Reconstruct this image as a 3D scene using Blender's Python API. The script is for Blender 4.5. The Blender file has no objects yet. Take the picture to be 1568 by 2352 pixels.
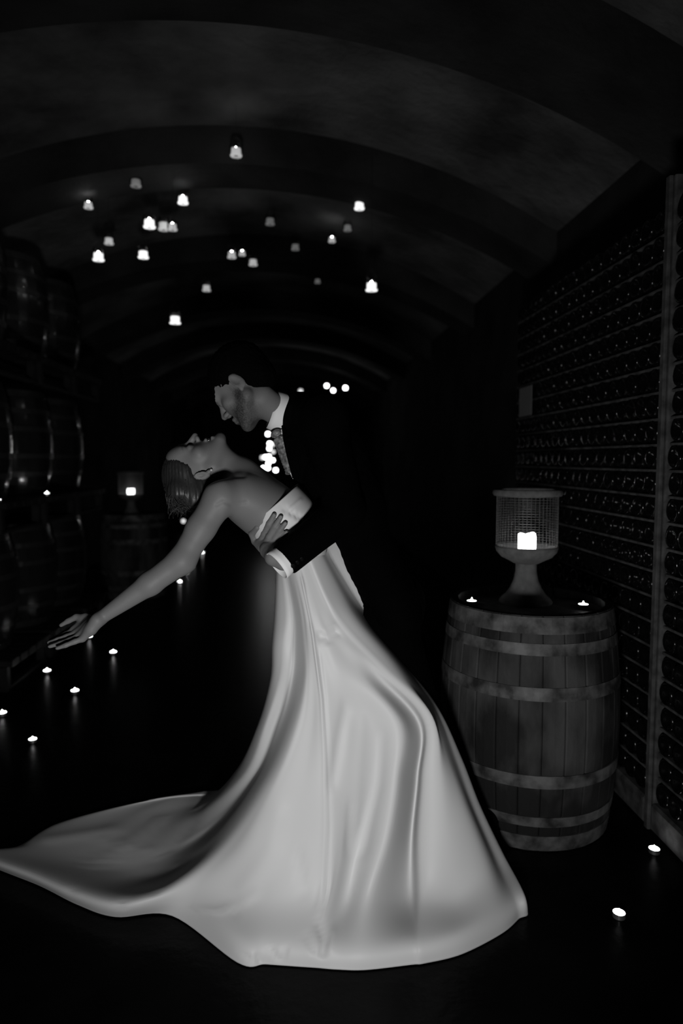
import bpy, math, random
import numpy as np
from mathutils import Vector, Matrix
random.seed(7); RNG = np.random.default_rng(7)
S = bpy.context.scene; COL = S.collection
# ------------------------------------------------------------------ camera, world, light, exposure
CAM_H, FPX, PITCH, YAW = 1.42, 1568.0, math.radians(4.34), math.radians(3.8)
cd = bpy.data.cameras.new('camera'); cam = bpy.data.objects.new('camera', cd); COL.objects.link(cam)
cam.location = (0, 0, CAM_H); cam.rotation_euler = (math.pi/2 - PITCH, 0, -YAW)
cd.sensor_fit = 'VERTICAL'; cd.sensor_height = 36; cd.sensor_width = 24; cd.lens = 24; cd.clip_start = .02; cd.clip_end = 60
cd.dof.use_dof = True; cd.dof.focus_distance = 2.15; cd.dof.aperture_fstop = 1.4; cd.dof.aperture_blades = 0
S.camera = cam
w = bpy.data.worlds.new('world'); S.world = w; w.use_nodes = True
w.node_tree.nodes['Background'].inputs[0].default_value = (0, 0, 0, 1)
w.node_tree.nodes['Background'].inputs[1].default_value = 0
S.view_settings.view_transform = 'Standard'; S.view_settings.look = 'None'
S.view_settings.exposure = 0; S.view_settings.gamma = 1; S.view_settings.use_curve_mapping = False
S.cycles.use_denoising = True; S.cycles.max_bounces = 6; S.cycles.transparent_max_bounces = 16
S.cycles.caustics_reflective = False; S.cycles.caustics_refractive = False
S.cycles.sample_clamp_indirect = 2.0

def lamp(name, loc, aim, energy, size, blend, radius):
    ld = bpy.data.lights.new(name, 'SPOT'); ld.energy = energy; ld.spot_size = math.radians(size); ld.spot_blend = blend
    ld.shadow_soft_size = radius
    o = bpy.data.objects.new(name, ld); COL.objects.link(o); o.location = loc
    o.rotation_euler = (Vector(aim) - Vector(loc)).to_track_quat('-Z', 'Y').to_euler(); return o
lamp('photographer_lamp', (-0.08, 0.06, 0.72), (0.06, 2.2, 1.02), 110, 98, .9, .10)

# ------------------------------------------------------------------ helpers
CR = cam.rotation_euler.to_matrix(); CO = Vector((0, 0, CAM_H))
def ray(px, py): return CR @ Vector(((px - 784)/FPX, -(py - 1176)/FPX, -1))
def P(px, py, Y):
    d = ray(px, py); return CO + d*(Y/d.y)
def F(px, py, z=0.0):
    d = ray(px, py); return CO + d*((z - CAM_H)/d.z)
CRI = np.array(CR.inverted())
def project(V):
    q = (np.asarray(V) - np.array(CO)) @ CRI.T
    return np.stack([784 + FPX*q[:, 0]/-q[:, 2], 1176 - FPX*q[:, 1]/-q[:, 2]], 1)

def mat(name, col, rough=.5, spec=.5, metal=0.0, noise=None, bump=None, emit=None, attr=None, coat=0, sheen=0, scale3=None, aniso=0, wpos=False):
    m = bpy.data.materials.new(name); m.use_nodes = True; nt = m.node_tree; b = nt.nodes['Principled BSDF']
    c = (col, col, col, 1); b.inputs['Base Color'].default_value = c
    b.inputs['Roughness'].default_value = rough; b.inputs['Metallic'].default_value = metal
    b.inputs['Specular IOR Level'].default_value = spec; b.inputs['Coat Weight'].default_value = coat
    b.inputs['Sheen Weight'].default_value = sheen; b.inputs['Sheen Roughness'].default_value = .4
    b.inputs['Anisotropic'].default_value = aniso
    tc = nt.nodes.new('ShaderNodeTexCoord'); mp = nt.nodes.new('ShaderNodeMapping'); nt.links.new(tc.outputs['Object'], mp.inputs[0])
    if scale3: mp.inputs['Scale'].default_value = scale3
    if wpos:
        gp = nt.nodes.new('ShaderNodeNewGeometry'); nt.links.new(gp.outputs['Position'], mp.inputs[0])
    last = None
    if noise:                                                        # (scale, detail, dark, light)
        n = nt.nodes.new('ShaderNodeTexNoise'); n.inputs['Scale'].default_value = noise[0]; n.inputs['Detail'].default_value = noise[1]
        nt.links.new(mp.outputs[0], n.inputs['Vector'])
        r = nt.nodes.new('ShaderNodeValToRGB'); r.color_ramp.elements[0].position = .34; r.color_ramp.elements[1].position = .68
        r.color_ramp.elements[0].color = (noise[2],)*3 + (1,); r.color_ramp.elements[1].color = (noise[3],)*3 + (1,)
        nt.links.new(n.outputs['Fac'], r.inputs[0]); nt.links.new(r.outputs[0], b.inputs['Base Color']); last = r.outputs[0]
    if attr:                                                         # (attribute, colour at 1)
        a = nt.nodes.new('ShaderNodeAttribute'); a.attribute_name = attr[0]
        mx = nt.nodes.new('ShaderNodeMix'); mx.data_type = 'RGBA'; mx.inputs[6].default_value = c; mx.inputs[7].default_value = (attr[1],)*3 + (1,)
        if last: nt.links.new(last, mx.inputs[6])
        nt.links.new(a.outputs['Fac'], mx.inputs[0]); nt.links.new(mx.outputs[2], b.inputs['Base Color'])
    if bump:                                                         # (scale, strength, distance)
        n = nt.nodes.new('ShaderNodeTexNoise'); n.inputs['Scale'].default_value = bump[0]; n.inputs['Detail'].default_value = 4
        nt.links.new(mp.outputs[0], n.inputs['Vector'])
        u = nt.nodes.new('ShaderNodeBump'); u.inputs['Strength'].default_value = bump[1]; u.inputs['Distance'].default_value = bump[2]
        nt.links.new(n.outputs['Fac'], u.inputs['Height']); nt.links.new(u.outputs[0], b.inputs['Normal'])
    if emit:
        b.inputs['Emission Color'].default_value = (1, 1, 1, 1); b.inputs['Emission Strength'].default_value = emit
    return m
def glass_mat(name, gloss=.25):
    m = bpy.data.materials.new(name); m.use_nodes = True; nt = m.node_tree; nt.nodes.clear()
    o = nt.nodes.new('ShaderNodeOutputMaterial'); t = nt.nodes.new('ShaderNodeBsdfTransparent'); g = nt.nodes.new('ShaderNodeBsdfGlossy')
    g.inputs['Roughness'].default_value = .06; f = nt.nodes.new('ShaderNodeLayerWeight'); f.inputs[0].default_value = gloss
    x = nt.nodes.new('ShaderNodeMixShader'); t.inputs[0].default_value = (.96, .96, .96, 1)
    nt.links.new(f.outputs['Fresnel'], x.inputs[0]); nt.links.new(t.outputs[0], x.inputs[1]); nt.links.new(g.outputs[0], x.inputs[2])
    nt.links.new(x.outputs[0], o.inputs[0]); return m
M = dict(
    floor=mat('dark polished concrete', .004, .29, .05, noise=(3.5, 6, .0022, .0055), bump=(30, .15, .01)),
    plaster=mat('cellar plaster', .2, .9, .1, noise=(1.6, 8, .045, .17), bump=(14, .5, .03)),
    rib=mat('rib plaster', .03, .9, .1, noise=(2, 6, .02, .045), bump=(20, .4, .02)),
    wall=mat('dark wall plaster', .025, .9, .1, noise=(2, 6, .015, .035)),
    satin=mat('ivory satin', .64, .5, .3, bump=(520, .05, .001)),
    skin=mat('skin', .162, .55, .3, attr=('mark', .012), bump=(260, .12, .001)),
    groom_skin=mat('groom skin', .16, .58, .25, attr=('mark', .012), bump=(240, .15, .001)),
    hair=mat('brown hair', .022, .42, .35), dark_hair=mat('dark hair', .0012, .9, .03),
    teeth=mat('teeth', .55, .3), 
    wool=mat('black wool', .0011, .95, .02), leather=mat('black leather', .002, .5, .05),
    shirt=mat('white shirt cotton', .76, .8, .2), tie=mat('patterned silk', .2, .45, .5, noise=(90, 3, .07, .3)),
    oak=mat('weathered oak', .1, .75, .2, noise=(5, 11, .010, .056), scale3=(1, 1, .45), bump=(60, .4, .004), wpos=True),
    oak_head=mat('oak head boards', .1, .6, .3, noise=(14, 6, .05, .14)),
    hoop=mat('rusty hoop', .1, .65, .3, metal=.2, noise=(16, 9, .02, .13), bump=(80, .3, .002), wpos=True),
    varnish=mat('varnished oak', .02, .24, .8, coat=.6, noise=(6, 5, .01, .022), scale3=(1, 1, .2)),
    varnish_hoop=mat('dark steel hoop', .09, .3, .5, metal=.7),
    stand=mat('pallet wood', .02, .6, .2, noise=(12, 4, .006, .014)),
    terracotta=mat('grey stoneware', .09, .8, .2, noise=(30, 6, .09, .14), bump=(90, .3, .003)),
    wire=mat('galvanised wire', .12, .5, .5, metal=.6),
    lath=mat('grey lath wood', .06, .85, .1, noise=(20, 6, .035, .095), bump=(60, .3, .003)),
    bottle=mat('dark bottle glass', .003, .16, .28),
    paper=mat('paper card', .16, .9, .1), iron=mat('black iron', .01, .7, .2), tin=mat('tealight tin', .5, .35, .5, metal=.9),
    glass=glass_mat('clear glass'),
    flame=mat('flame', 1, emit=30), wax=mat('glowing wax', .8, emit=14), pillar=mat('glowing pillar wax', .8, emit=5),
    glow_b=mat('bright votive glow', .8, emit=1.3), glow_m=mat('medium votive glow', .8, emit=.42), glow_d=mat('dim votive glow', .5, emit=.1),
    bokeh=mat('far flame glow', .8, emit=9), bokeh_d=mat('far dim glow', .8, emit=1.2),
    ember=mat('votive flame', 1, emit=60),
)
for n_ in M['oak'].node_tree.nodes:
    if n_.type == 'VALTORGB': n_.color_ramp.elements[0].position = .41; n_.color_ramp.elements[1].position = .60
class MB:
    def __init__(s): s.v = []; s.f = []
    def add(s, v, f):
        n = len(s.v); s.v += [tuple(p) for p in v]; s.f += [tuple(i + n for i in q) for q in f]; return s
    def box(s, c, d, R=None, bev=0.0):
        c = Vector(c); h = Vector(d)/2; b = min(bev, min(h)*.8)
        if b <= 0:
            v = [Vector((x*h.x, y*h.y, z*h.z)) for x in (-1, 1) for y in (-1, 1) for z in (-1, 1)]
            f = [(0, 1, 3, 2), (4, 6, 7, 5), (0, 4, 5, 1), (2, 3, 7, 6), (0, 2, 6, 4), (1, 5, 7, 3)]
        else:                                                        # octagonal section along the longest axis
            ax = max(range(3), key=lambda i: h[i]); o = [i for i in range(3) if i != ax]; a, e = h[o[0]], h[o[1]]
            ring = [(a-b, -e), (a, -e+b), (a, e-b), (a-b, e), (-a+b, e), (-a, e-b), (-a, -e+b), (-a+b, -e)]
            v = []
            for t in (-1, 1):
                for p, q in ring:
                    w_ = [0, 0, 0]; w_[ax] = t*h[ax]; w_[o[0]] = p; w_[o[1]] = q; v.append(Vector(w_))
            f = [(i, (i+1) % 8, 8+(i+1) % 8, 8+i) for i in range(8)] + [tuple(range(7, -1, -1)), tuple(range(8, 16))]
        if R is not None: v = [R @ p for p in v]
        return s.add([c + p for p in v], f)
    def tube(s, pts, r, n=8, cap=True):
        pts = [Vector(p) for p in pts]; rr = r if hasattr(r, '__len__') else [r]*len(pts); v = []; f = []; u = None
        for i, p in enumerate(pts):
            t = (pts[min(i+1, len(pts)-1)] - pts[max(i-1, 0)]).normalized()
            if u is None: u = t.orthogonal().normalized()
            u = (u - t*u.dot(t)).normalized(); w_ = t.cross(u)
            v += [p + (u*math.cos(2*math.pi*k/n) + w_*math.sin(2*math.pi*k/n))*rr[i] for k in range(n)]
        for i in range(len(pts)-1):
            f += [(i*n+k, i*n+(k+1) % n, (i+1)*n+(k+1) % n, (i+1)*n+k) for k in range(n)]
        if cap: f += [tuple(range(n-1, -1, -1)), tuple((len(pts)-1)*n+k for k in range(n))]
        return s.add(v, f)
    def lathe(s, prof, n=24, c=(0, 0, 0), R=None, a0=0, a1=2*math.pi, jit=0):
        c = Vector(c); full = abs(a1-a0-2*math.pi) < 1e-6; m = n if full else n+1; v = []; f = []
        for r, z in prof:
            for k in range(m):
                a = a0 + (a1-a0)*k/n; q = Vector((r*math.cos(a), r*math.sin(a), z))
                v.append(c + (R @ q if R is not None else q))
        for i in range(len(prof)-1):
            for k in range(n if full else n):
                k2 = (k+1) % m; f.append((i*m+k, i*m+k2, (i+1)*m+k2, (i+1)*m+k))
        for i, flip in ((0, True), (len(prof)-1, False)):
            if full and prof[i][0] > 1e-6:
                q = tuple(i*m+k for k in range(m))
                if (prof[0] != prof[-1]): f.append(q[::-1] if flip else q)
        return s.add(v, f)
    def mesh(s, name, m, smooth=False):
        me = bpy.data.meshes.new(name); me.from_pydata(s.v, [], s.f); me.materials.append(m)
        if smooth: me.polygons.foreach_set('use_smooth', [True]*len(me.polygons))
        me.validate(); me.update(); return me
    def build(s, name, m, parent=None, smooth=False): return link(name, s.mesh(name, m, smooth), parent)
def link(name, me, parent=None):
    o = bpy.data.objects.new(name, me); COL.objects.link(o)
    if parent: o.parent = parent
    return o
def tag(o, label=None, cat=None, group=None, kind=None):
    for k, x in (('label', label), ('category', cat), ('group', group), ('kind', kind)):
        if x: o[k] = x
    return o
def thing(name, label, cat, loc=(0, 0, 0), group=None, rz=0):
    o = bpy.data.objects.new(name, None); COL.objects.link(o); o.location = loc; o.rotation_euler.z = rz; o.empty_display_size = .05
    return tag(o, label, cat, group)
def dup(root, loc, label, group=None, rz=0, scale=1):
    r = root.copy(); COL.objects.link(r); r.location = loc; r.rotation_euler.z = rz; r.scale = (scale,)*3; r['label'] = label
    if group: r['group'] = group
    for ch in list(root.children):
        c = ch.copy(); COL.objects.link(c); c.parent = r
        for g in list(ch.children):
            d = g.copy(); COL.objects.link(d); d.parent = c
    return r
def rot_to(z, x=None):
    z = Vector(z).normalized(); x = Vector(x) if x else z.orthogonal(); x = (x - z*x.dot(z)).normalized()
    return Matrix((x, z.cross(x), z)).transposed()

# ------------------------------------------------------------------ implicit surfaces (smooth blended bodies)
class Field:
    def __init__(s, lo, hi, h):
        s.lo = np.array(lo, float); s.h = h; n = np.ceil((np.array(hi)-s.lo)/h).astype(int)+1
        s.f = np.full(n, .2, np.float32); s.ax = [s.lo[i]+h*np.arange(n[i]) for i in range(3)]
    def _sl(s, lo, hi):
        i0 = np.clip(np.floor((np.array(lo)-s.lo)/s.h).astype(int), 0, np.array(s.f.shape)-1)
        i1 = np.clip(np.ceil((np.array(hi)-s.lo)/s.h).astype(int)+1, 1, np.array(s.f.shape))
        sl = tuple(slice(a, b) for a, b in zip(i0, i1))
        return sl, (s.ax[0][sl[0]][:, None, None], s.ax[1][sl[1]][None, :, None], s.ax[2][sl[2]][None, None, :])
    def _mix(s, sl, d, k, op):
        a = s.f[sl]; d = d.astype(np.float32)
        if op == 'u':
            if k <= 0: s.f[sl] = np.minimum(a, d); return
            t = np.clip(.5+.5*(a-d)/k, 0, 1); s.f[sl] = a*(1-t)+d*t-k*t*(1-t)
        else:
            t = np.clip(.5-.5*(a+d)/k, 0, 1); s.f[sl] = a*(1-t)-d*t+k*t*(1-t)
    def cone(s, a, b, ra, rb=None, k=.01, op='u', planes=(), squash=None):
        rb = ra if rb is None else rb; a = np.array(a, float); b = np.array(b, float); m = max(ra, rb)+k+2*s.h
        sl, (X, Y, Z) = s._sl(np.minimum(a, b)-m, np.maximum(a, b)+m)
        e = b-a; L = max(e@e, 1e-12); px, py, pz = X-a[0], Y-a[1], Z-a[2]
        t = np.clip((px*e[0]+py*e[1]+pz*e[2])/L, 0, 1)
        d = np.sqrt((px-t*e[0])**2+(py-t*e[1])**2+(pz-t*e[2])**2)-(ra+t*(rb-ra))
        for (o, n) in planes: d = np.maximum(d, (X-o[0])*n[0]+(Y-o[1])*n[1]+(Z-o[2])*n[2])
        s._mix(sl, d, k, op); return s
    def chain(s, pts, rs, k=.008):
        for i in range(len(pts)-1): s.cone(pts[i], pts[i+1], rs[i], rs[i+1], k if i == 0 else .004)
        return s
    def ell(s, c, r, R=None, k=.01, op='u', planes=()):
        c = np.array(c, float); R = np.eye(3) if R is None else np.array(R); m = max(r)+k+2*s.h
        ext = np.sqrt(((R*np.array(r))**2).sum(1))+k+2*s.h
        sl, (X, Y, Z) = s._sl(c-ext, c+ext); X, Y, Z = X-c[0], Y-c[1], Z-c[2]
        q = [R[0, i]*X+R[1, i]*Y+R[2, i]*Z for i in range(3)]
        k0 = np.sqrt(sum((q[i]/r[i])**2 for i in range(3))); k1 = np.sqrt(sum((q[i]/r[i]**2)**2 for i in range(3)))+1e-9
        d = k0*(k0-1)/k1
        for (o, n) in planes: d = np.maximum(d, (X+c[0]-o[0])*n[0]+(Y+c[1]-o[1])*n[1]+(Z+c[2]-o[2])*n[2])
        s._mix(sl, d, k, op); return s
    def extract(s, smooth=2):
        f = s.f; ins = f < 0; n = np.array(f.shape)-1
        cnt = sum(ins[i:n[0]+i, j:n[1]+j, l:n[2]+l].astype(np.int8) for i in (0, 1) for j in (0, 1) for l in (0, 1))
        act = (cnt > 0) & (cnt < 8); idx = np.argwhere(act); vid = np.full(n, -1, np.int32); vid[act] = np.arange(len(idx))
        acc = np.zeros((len(idx), 3)); c = np.zeros(len(idx))
        for axis in range(3):
            o = [i for i in range(3) if i != axis]
            for p in (0, 1):
                for q in (0, 1):
                    d0 = np.zeros(3, int); d0[o[0]] = p; d0[o[1]] = q; d1 = d0.copy(); d1[axis] = 1
                    a = f[tuple((idx+d0).T)]; b = f[tuple((idx+d1).T)]; m = (a < 0) != (b < 0)
                    t = np.where(m, a/np.where(m, a-b, 1), 0); pt = idx+d0+t[:, None]*(d1-d0)
                    acc += np.where(m[:, None], pt, 0); c += m
        V = s.lo+s.h*acc/c[:, None]; quads = []
        for axis in range(3):
            o = [(axis+1) % 3, (axis+2) % 3]
            sl0 = [slice(1, -1)]*3; sl1 = [slice(1, -1)]*3; sl0[axis] = slice(0, -1); sl1[axis] = slice(1, None)
            a = ins[tuple(sl0)]; b = ins[tuple(sl1)]; e = np.argwhere(a != b)
            if not len(e): continue
            flip = b[tuple(e.T)]; base = e.copy(); base[:, o[0]] += 1; base[:, o[1]] += 1
            def cell(p, q):
                z = base.copy(); z[:, o[0]] -= p; z[:, o[1]] -= q; return vid[tuple(z.T)]
            Q = np.stack([cell(1, 1), cell(0, 1), cell(0, 0), cell(1, 0)], 1); Q[flip] = Q[flip][:, ::-1]; quads.append(Q)
        Q = np.concatenate(quads); Q = Q[(Q >= 0).all(1)]
        for _ in range(smooth): V = relax(V, Q)
        return V, Q
def relax(V, Q, w_=.5):
    A = np.zeros_like(V); n = np.zeros(len(V))
    for i in range(4):
        a, b = Q[:, i], Q[:, (i+1) % 4]
        for p, q in ((a, b), (b, a)):
            n += np.bincount(p, minlength=len(V))
            for c in range(3): A[:, c] += np.bincount(p, V[q, c], minlength=len(V))
    return V*(1-w_)+w_*A/np.maximum(n, 1)[:, None]
def vnormals(V, Q):
    fn = np.cross(V[Q[:, 2]]-V[Q[:, 0]], V[Q[:, 3]]-V[Q[:, 1]]); N = np.zeros_like(V)
    for i in range(4):
        for c in range(3): N[:, c] += np.bincount(Q[:, i], fn[:, c], minlength=len(V))
    return N/np.maximum(np.linalg.norm(N, axis=1), 1e-12)[:, None]
def np_mesh(name, V, Q, m, parent=None, attr=None):
    me = bpy.data.meshes.new(name); me.vertices.add(len(V)); me.vertices.foreach_set('co', np.asarray(V, np.float32).ravel())
    me.loops.add(Q.size); me.loops.foreach_set('vertex_index', Q.astype(np.int32).ravel())
    me.polygons.add(len(Q)); me.polygons.foreach_set('loop_start', np.arange(0, Q.size, 4, dtype=np.int32))
    me.polygons.foreach_set('use_smooth', np.ones(len(Q), bool)); me.update(calc_edges=True); me.materials.append(m)
    if attr:
        for k, a in attr.items():
            t = me.attributes.new(k, 'FLOAT', 'POINT'); t.data.foreach_set('value', np.asarray(a, np.float32))
    me.validate(); return link(name, me, parent)
def seg_dist(pix, poly):
    d = np.full(len(pix), 1e9); poly = np.array(poly, float)
    for a, b in zip(poly[:-1], poly[1:]):
        e = b-a; t = np.clip(((pix-a)@e)/(e@e), 0, 1); d = np.minimum(d, np.linalg.norm(pix-a-t[:, None]*e, axis=1))
    return d

# ------------------------------------------------------------------ the setting: vaulted cellar
X0, X1, YB, YF = -2.78, 1.80, -1.6, 21.0
VC, VR, VZ = -.45, 4.3, 3.62                                        # vault centre, radius, crown height
def vault(x, drop=0): return VZ - drop - (VR - math.sqrt(VR*VR - (x-VC)**2))
def struct(o): o['kind'] = 'structure'; return o
struct(MB().box(((X0+X1)/2, (YB+YF)/2, -.05), (X1-X0+.4, YF-YB+.4, .1)).build('floor', M['floor']))
def arch_band(y0, y1, drop0, drop1, ny=2):
    b = MB(); n = 40; v = []; f = []
    for j in range(2):
        for t in range(2):
            for i in range(n+1):
                x = X0+(X1-X0)*i/n; v.append((x, (y0, y1)[j], vault(x, (drop0, drop1)[t])))
    for i in range(n):
        a = lambda j, t, k: (j*2+t)*(n+1)+k
        f += [(a(0, 0, i), a(0, 0, i+1), a(1, 0, i+1), a(1, 0, i)), (a(0, 1, i), a(1, 1, i), a(1, 1, i+1), a(0, 1, i+1)),
              (a(0, 0, i), a(0, 1, i), a(0, 1, i+1), a(0, 0, i+1)), (a(1, 0, i), a(1, 0, i+1), a(1, 1, i+1), a(1, 1, i))]
    return b.add(v, f)
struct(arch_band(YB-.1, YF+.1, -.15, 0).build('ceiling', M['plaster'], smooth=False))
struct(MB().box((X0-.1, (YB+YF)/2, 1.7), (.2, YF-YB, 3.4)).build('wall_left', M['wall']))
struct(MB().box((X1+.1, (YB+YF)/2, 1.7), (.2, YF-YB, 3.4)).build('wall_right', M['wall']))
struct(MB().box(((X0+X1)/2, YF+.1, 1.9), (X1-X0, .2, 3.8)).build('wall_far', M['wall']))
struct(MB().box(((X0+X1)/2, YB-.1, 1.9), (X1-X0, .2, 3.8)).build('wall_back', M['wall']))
for i, y in enumerate((2.83, 4.72, 6.9, 9.1, 11.3, 13.5, 15.7, 17.9)):
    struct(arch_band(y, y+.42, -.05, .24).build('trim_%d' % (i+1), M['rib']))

# ------------------------------------------------------------------ barrels
def stave_profile(h, rr, rb, n=12):
    return [(rb-(rb-rr)*((2*i/n-1)**2), h*i/n) for i in range(n+1)]
def r_at(z, h, rr, rb): return rb-(rb-rr)*((2*z/h-1)**2)
def hoop_mb(z0, z1, h, rr, rb, t=.004, n=48):
    a, b = r_at(z0, h, rr, rb), r_at(z1, h, rr, rb)
    return MB().lathe([(a-.004, z0), (a+t, z0), (b+t, z1), (b-.004, z1), (a-.004, z0)], n)
BH, BR, BB = .868, .308, .345
def oak_barrel(loc, label):
    t = thing('oak_barrel', label, 'barrel', loc, 'lantern barrels', rz=.3)
    ns = 26; da = 2*math.pi/ns
    prof = stave_profile(BH, BR, BB)
    shapes = []
    for j in range(3):                                               # a few shapes, shared
        b = MB(); v = []; f = []; g = .0022; n = len(prof)
        for r, z in prof:
            for k, (aa, rr_) in enumerate(((-.5, -.0025), (-.44, 0), (0, .001*j), (.44, 0), (.5, -.0025))):
                a = aa*(da-g/ r); v.append(((r+rr_)*math.cos(a), (r+rr_)*math.sin(a), z))
            for aa in (.5, -.5): a = aa*(da-g/r); v.append(((r-.026)*math.cos(a), (r-.026)*math.sin(a), z))
        for i in range(n-1):
            f += [(i*7+k, i*7+(k+1) % 7, (i+1)*7+(k+1) % 7, (i+1)*7+k) for k in range(7)]
        f += [tuple(range(6, -1, -1)), tuple((n-1)*7+k for k in range(7))]
        b.add(v, f); shapes.append(b.mesh('stave', M['oak'], False))
    for k in range(ns):
        o = link('stave', shapes[k % 3], t); o.rotation_euler.z = k*da
    for z0, z1 in ((.805, .864), (.73, .772), (.57, .618), (.25, .298), (.10, .138), (.004, .062)):
        hoop_mb(z0, z1, BH, BR, BB).build('hoop', M['hoop'], t)
    rin = r_at(BH-.035, BH, BR, BB)-.026; nb = 7; wd = 2*rin/nb
    for k in range(nb):                                              # head boards, clipped to the circle
        x0, x1 = -rin+k*wd+.0015, -rin+(k+1)*wd-.0015; v = []; f = []
        xs = [x0+(x1-x0)*q/4 for q in range(5)]; e = [max(math.sqrt(max(rin*rin-x*x, 0)), .004) for x in xs]
        loop = [(x, -y) for x, y in zip(xs, e)]+[(x, y) for x, y in zip(xs[::-1], e[::-1])]
        v = [(x, y, z) for z in (BH-.055, BH-.035) for x, y in loop]; m = len(loop)
        f = [tuple(range(m-1, -1, -1)), tuple(range(m, 2*m))]+[(i, (i+1) % m, m+(i+1) % m, m+i) for i in range(m)]
        MB().add(v, f).build('head_board', M['oak_head'], t)
    return t
HEADZ = BH-.035
bc = F(1206, 1857, 0); BX, BY = bc.x, bc.y
front_barrel = oak_barrel((BX, BY, 0), 'weathered oak barrel with rusty hoops beside the couple, carrying the large lantern')
fb = F(306, 1178, BH)
far_barrel = dup(front_barrel, (fb.x, fb.y, 0), 'distant oak barrel in the dark behind the reaching hand, carrying the small-looking lantern', 'lantern barrels', .8)

def lantern(loc, label):
    t = thing('goblet_lantern', label, 'lantern', loc, 'goblet lanterns')
    MB().lathe([(0, 0), (.105, 0), (.108, .006), (.103, .016), (.082, .036), (.064, .062), (.05, .095), (.043, .13), (.042, .158), (.048, .17), (0, .17)], 40).build('foot', M['terracotta'], t, True)
    MB().lathe([(0, .166), (.052, .166), (.07, .176), (.102, .192), (.121, .214), (.127, .234), (.124, .238), (.118, .232), (.1, .212), (.06, .205), (0, .204)], 48).build('bowl', M['terracotta'], t, True)
    b = MB(); R_ = .1225; nv = 46
    for k in range(nv):
        a = 2*math.pi*k/nv; b.tube([(R_*math.cos(a), R_*math.sin(a), z) for z in (.234, .34, .444)], .0008, 4)
    for j in range(20):
        z = .24+j*.0105; n = 46
        b.tube([((R_+.0007)*math.cos(2*math.pi*k/n), (R_+.0007)*math.sin(2*math.pi*k/n), z) for k in range(n+1)], .0008, 4, False)
    b.build('wire_mesh', M['wire'], t)
    MB().lathe([(.121, .441), (.134, .442), (.14, .452), (.139, .464), (.132, .47), (.122, .468), (.119, .455), (.121, .441)], 48).build('rim', M['terracotta'], t, True)
    return t
def pillar_candle(loc, label):
    t = thing('pillar_candle', label, 'candle', loc, 'pillar candles')
    v = []; f = []; n = 24
    prof = [(.0, 0), (.0355, 0), (.0365, .03), (.0365, .064), (.035, .077), (.03, .08), (.026, .07), (.0, .064)]
    b = MB().lathe(prof, n); b.v = [(x*(1+.05*math.sin(3*math.atan2(y, x))*(z > .07)), y, z+(.006*math.sin(2*math.atan2(y, x)+.9) if z > .062 else 0)) for x, y, z in b.v]
    b.build('wax', M['pillar'], t, True)
    MB().tube([(0, 0, .062), (.001, 0, .078)], .0012, 5).build('wick', M['iron'], t)
    MB().lathe([(0, .064), (.005, .067), (.0055, .072), (.003, .078), (0, .081)], 10).build('flame', M['flame'], t, True)
    return t
lf = F(1206, 1384, HEADZ)
front_lantern = lantern((lf.x, lf.y, HEADZ), 'large grey goblet-shaped wire lantern standing on the oak barrel beside the couple')
front_candle = pillar_candle((lf.x+.002, lf.y, HEADZ+.206), 'glowing pillar candle inside the goblet lantern on the barrel beside the couple')
f2 = Vector((fb.x-.02, fb.y, HEADZ))
dup(front_lantern, f2, 'distant goblet lantern on the far barrel above the bride’s reaching arm', 'goblet lanterns')
dup(front_candle, f2+Vector((0, 0, .206)), 'blurred pillar candle glowing in the distant lantern on the far barrel', 'pillar candles')

# stacked barrels along the left wall
def stack_barrel(loc, label):
    h, rr, rb = .76, .30, .36
    t = thing('stacked_barrel', label, 'barrel', loc, 'barrels stacked upright on the left')
    b = MB(); ns = 28; v = []; f = []; prof = stave_profile(h, rr, rb, 10)
    for r, z in prof:
        for k in range(ns*3):
            a = 2*math.pi*k/(ns*3); v.append(((r-(.003 if k % 3 == 0 else 0))*math.cos(a), (r-(.003 if k % 3 == 0 else 0))*math.sin(a), z))
    m = ns*3
    for i in range(len(prof)-1): f += [(i*m+k, i*m+(k+1) % m, (i+1)*m+(k+1) % m, (i+1)*m+k) for k in range(m)]
    b.add(v, f); b.build('body', M['varnish'], t, True)
    MB().lathe([(0, h-.04), (rr-.005, h-.04), (rr-.005, h-.02), (0, h-.02)], 32).build('head', M['varnish'], t)
    for z0, z1 in ((h-.05, h-.004), (h-.17, h-.135), (h-.3, h-.265), (.265, .3), (.135, .17), (.004, .05)):
        hoop_mb(z0, z1, h, rr, rb, .003, 36).build('hoop', M['varnish_hoop'], t)
    return t
STX, TIER, SLEG = -2.2, .97, .195
def barrel_stand(loc, label):
    t = thing('barrel_stand', label, 'barrel stand', loc, 'stands between the stacked barrels')
    for x in (-.4, .4):
        for y in (-.3, .3): MB().box((x, y, .075), (.055, .055, .15), bev=.008).build('leg', M['stand'], t)
        MB().box((x, 0, .012), (.06, .66, .024), bev=.006).build('runner', M['stand'], t)
    for k in range(5): MB().box((0, -.27+k*.135, .1725), (.92, .11, .043), bev=.006).build('slat', M['stand'], t)
    return t
ordinal = ('nearest', 'second', 'third', 'fourth'); tiern = ('bottom', 'middle', 'top')
sb0 = ss0 = None
for c in range(3):
    for r in range(3):
        x, y = STX, 4.55+c*.745
        ls = 'dark stand under the %s-tier barrel of the %s stack along the left wall' % (tiern[r], ordinal[c])
        lb = 'dark varnished barrel, %s tier of the %s stack along the left wall' % (tiern[r], ordinal[c])
        if sb0 is None:
            ss0 = barrel_stand((x, y, 0), ls); sb0 = stack_barrel((x, y, SLEG), lb)
        else:
            dup(ss0, (x, y, r*TIER+.002*r), ls, 'stands between the stacked barrels'); dup(sb0, (x, y, r*TIER+SLEG+.002*r), lb, 'barrels stacked upright on the left', rz=c*.7+r)

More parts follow.
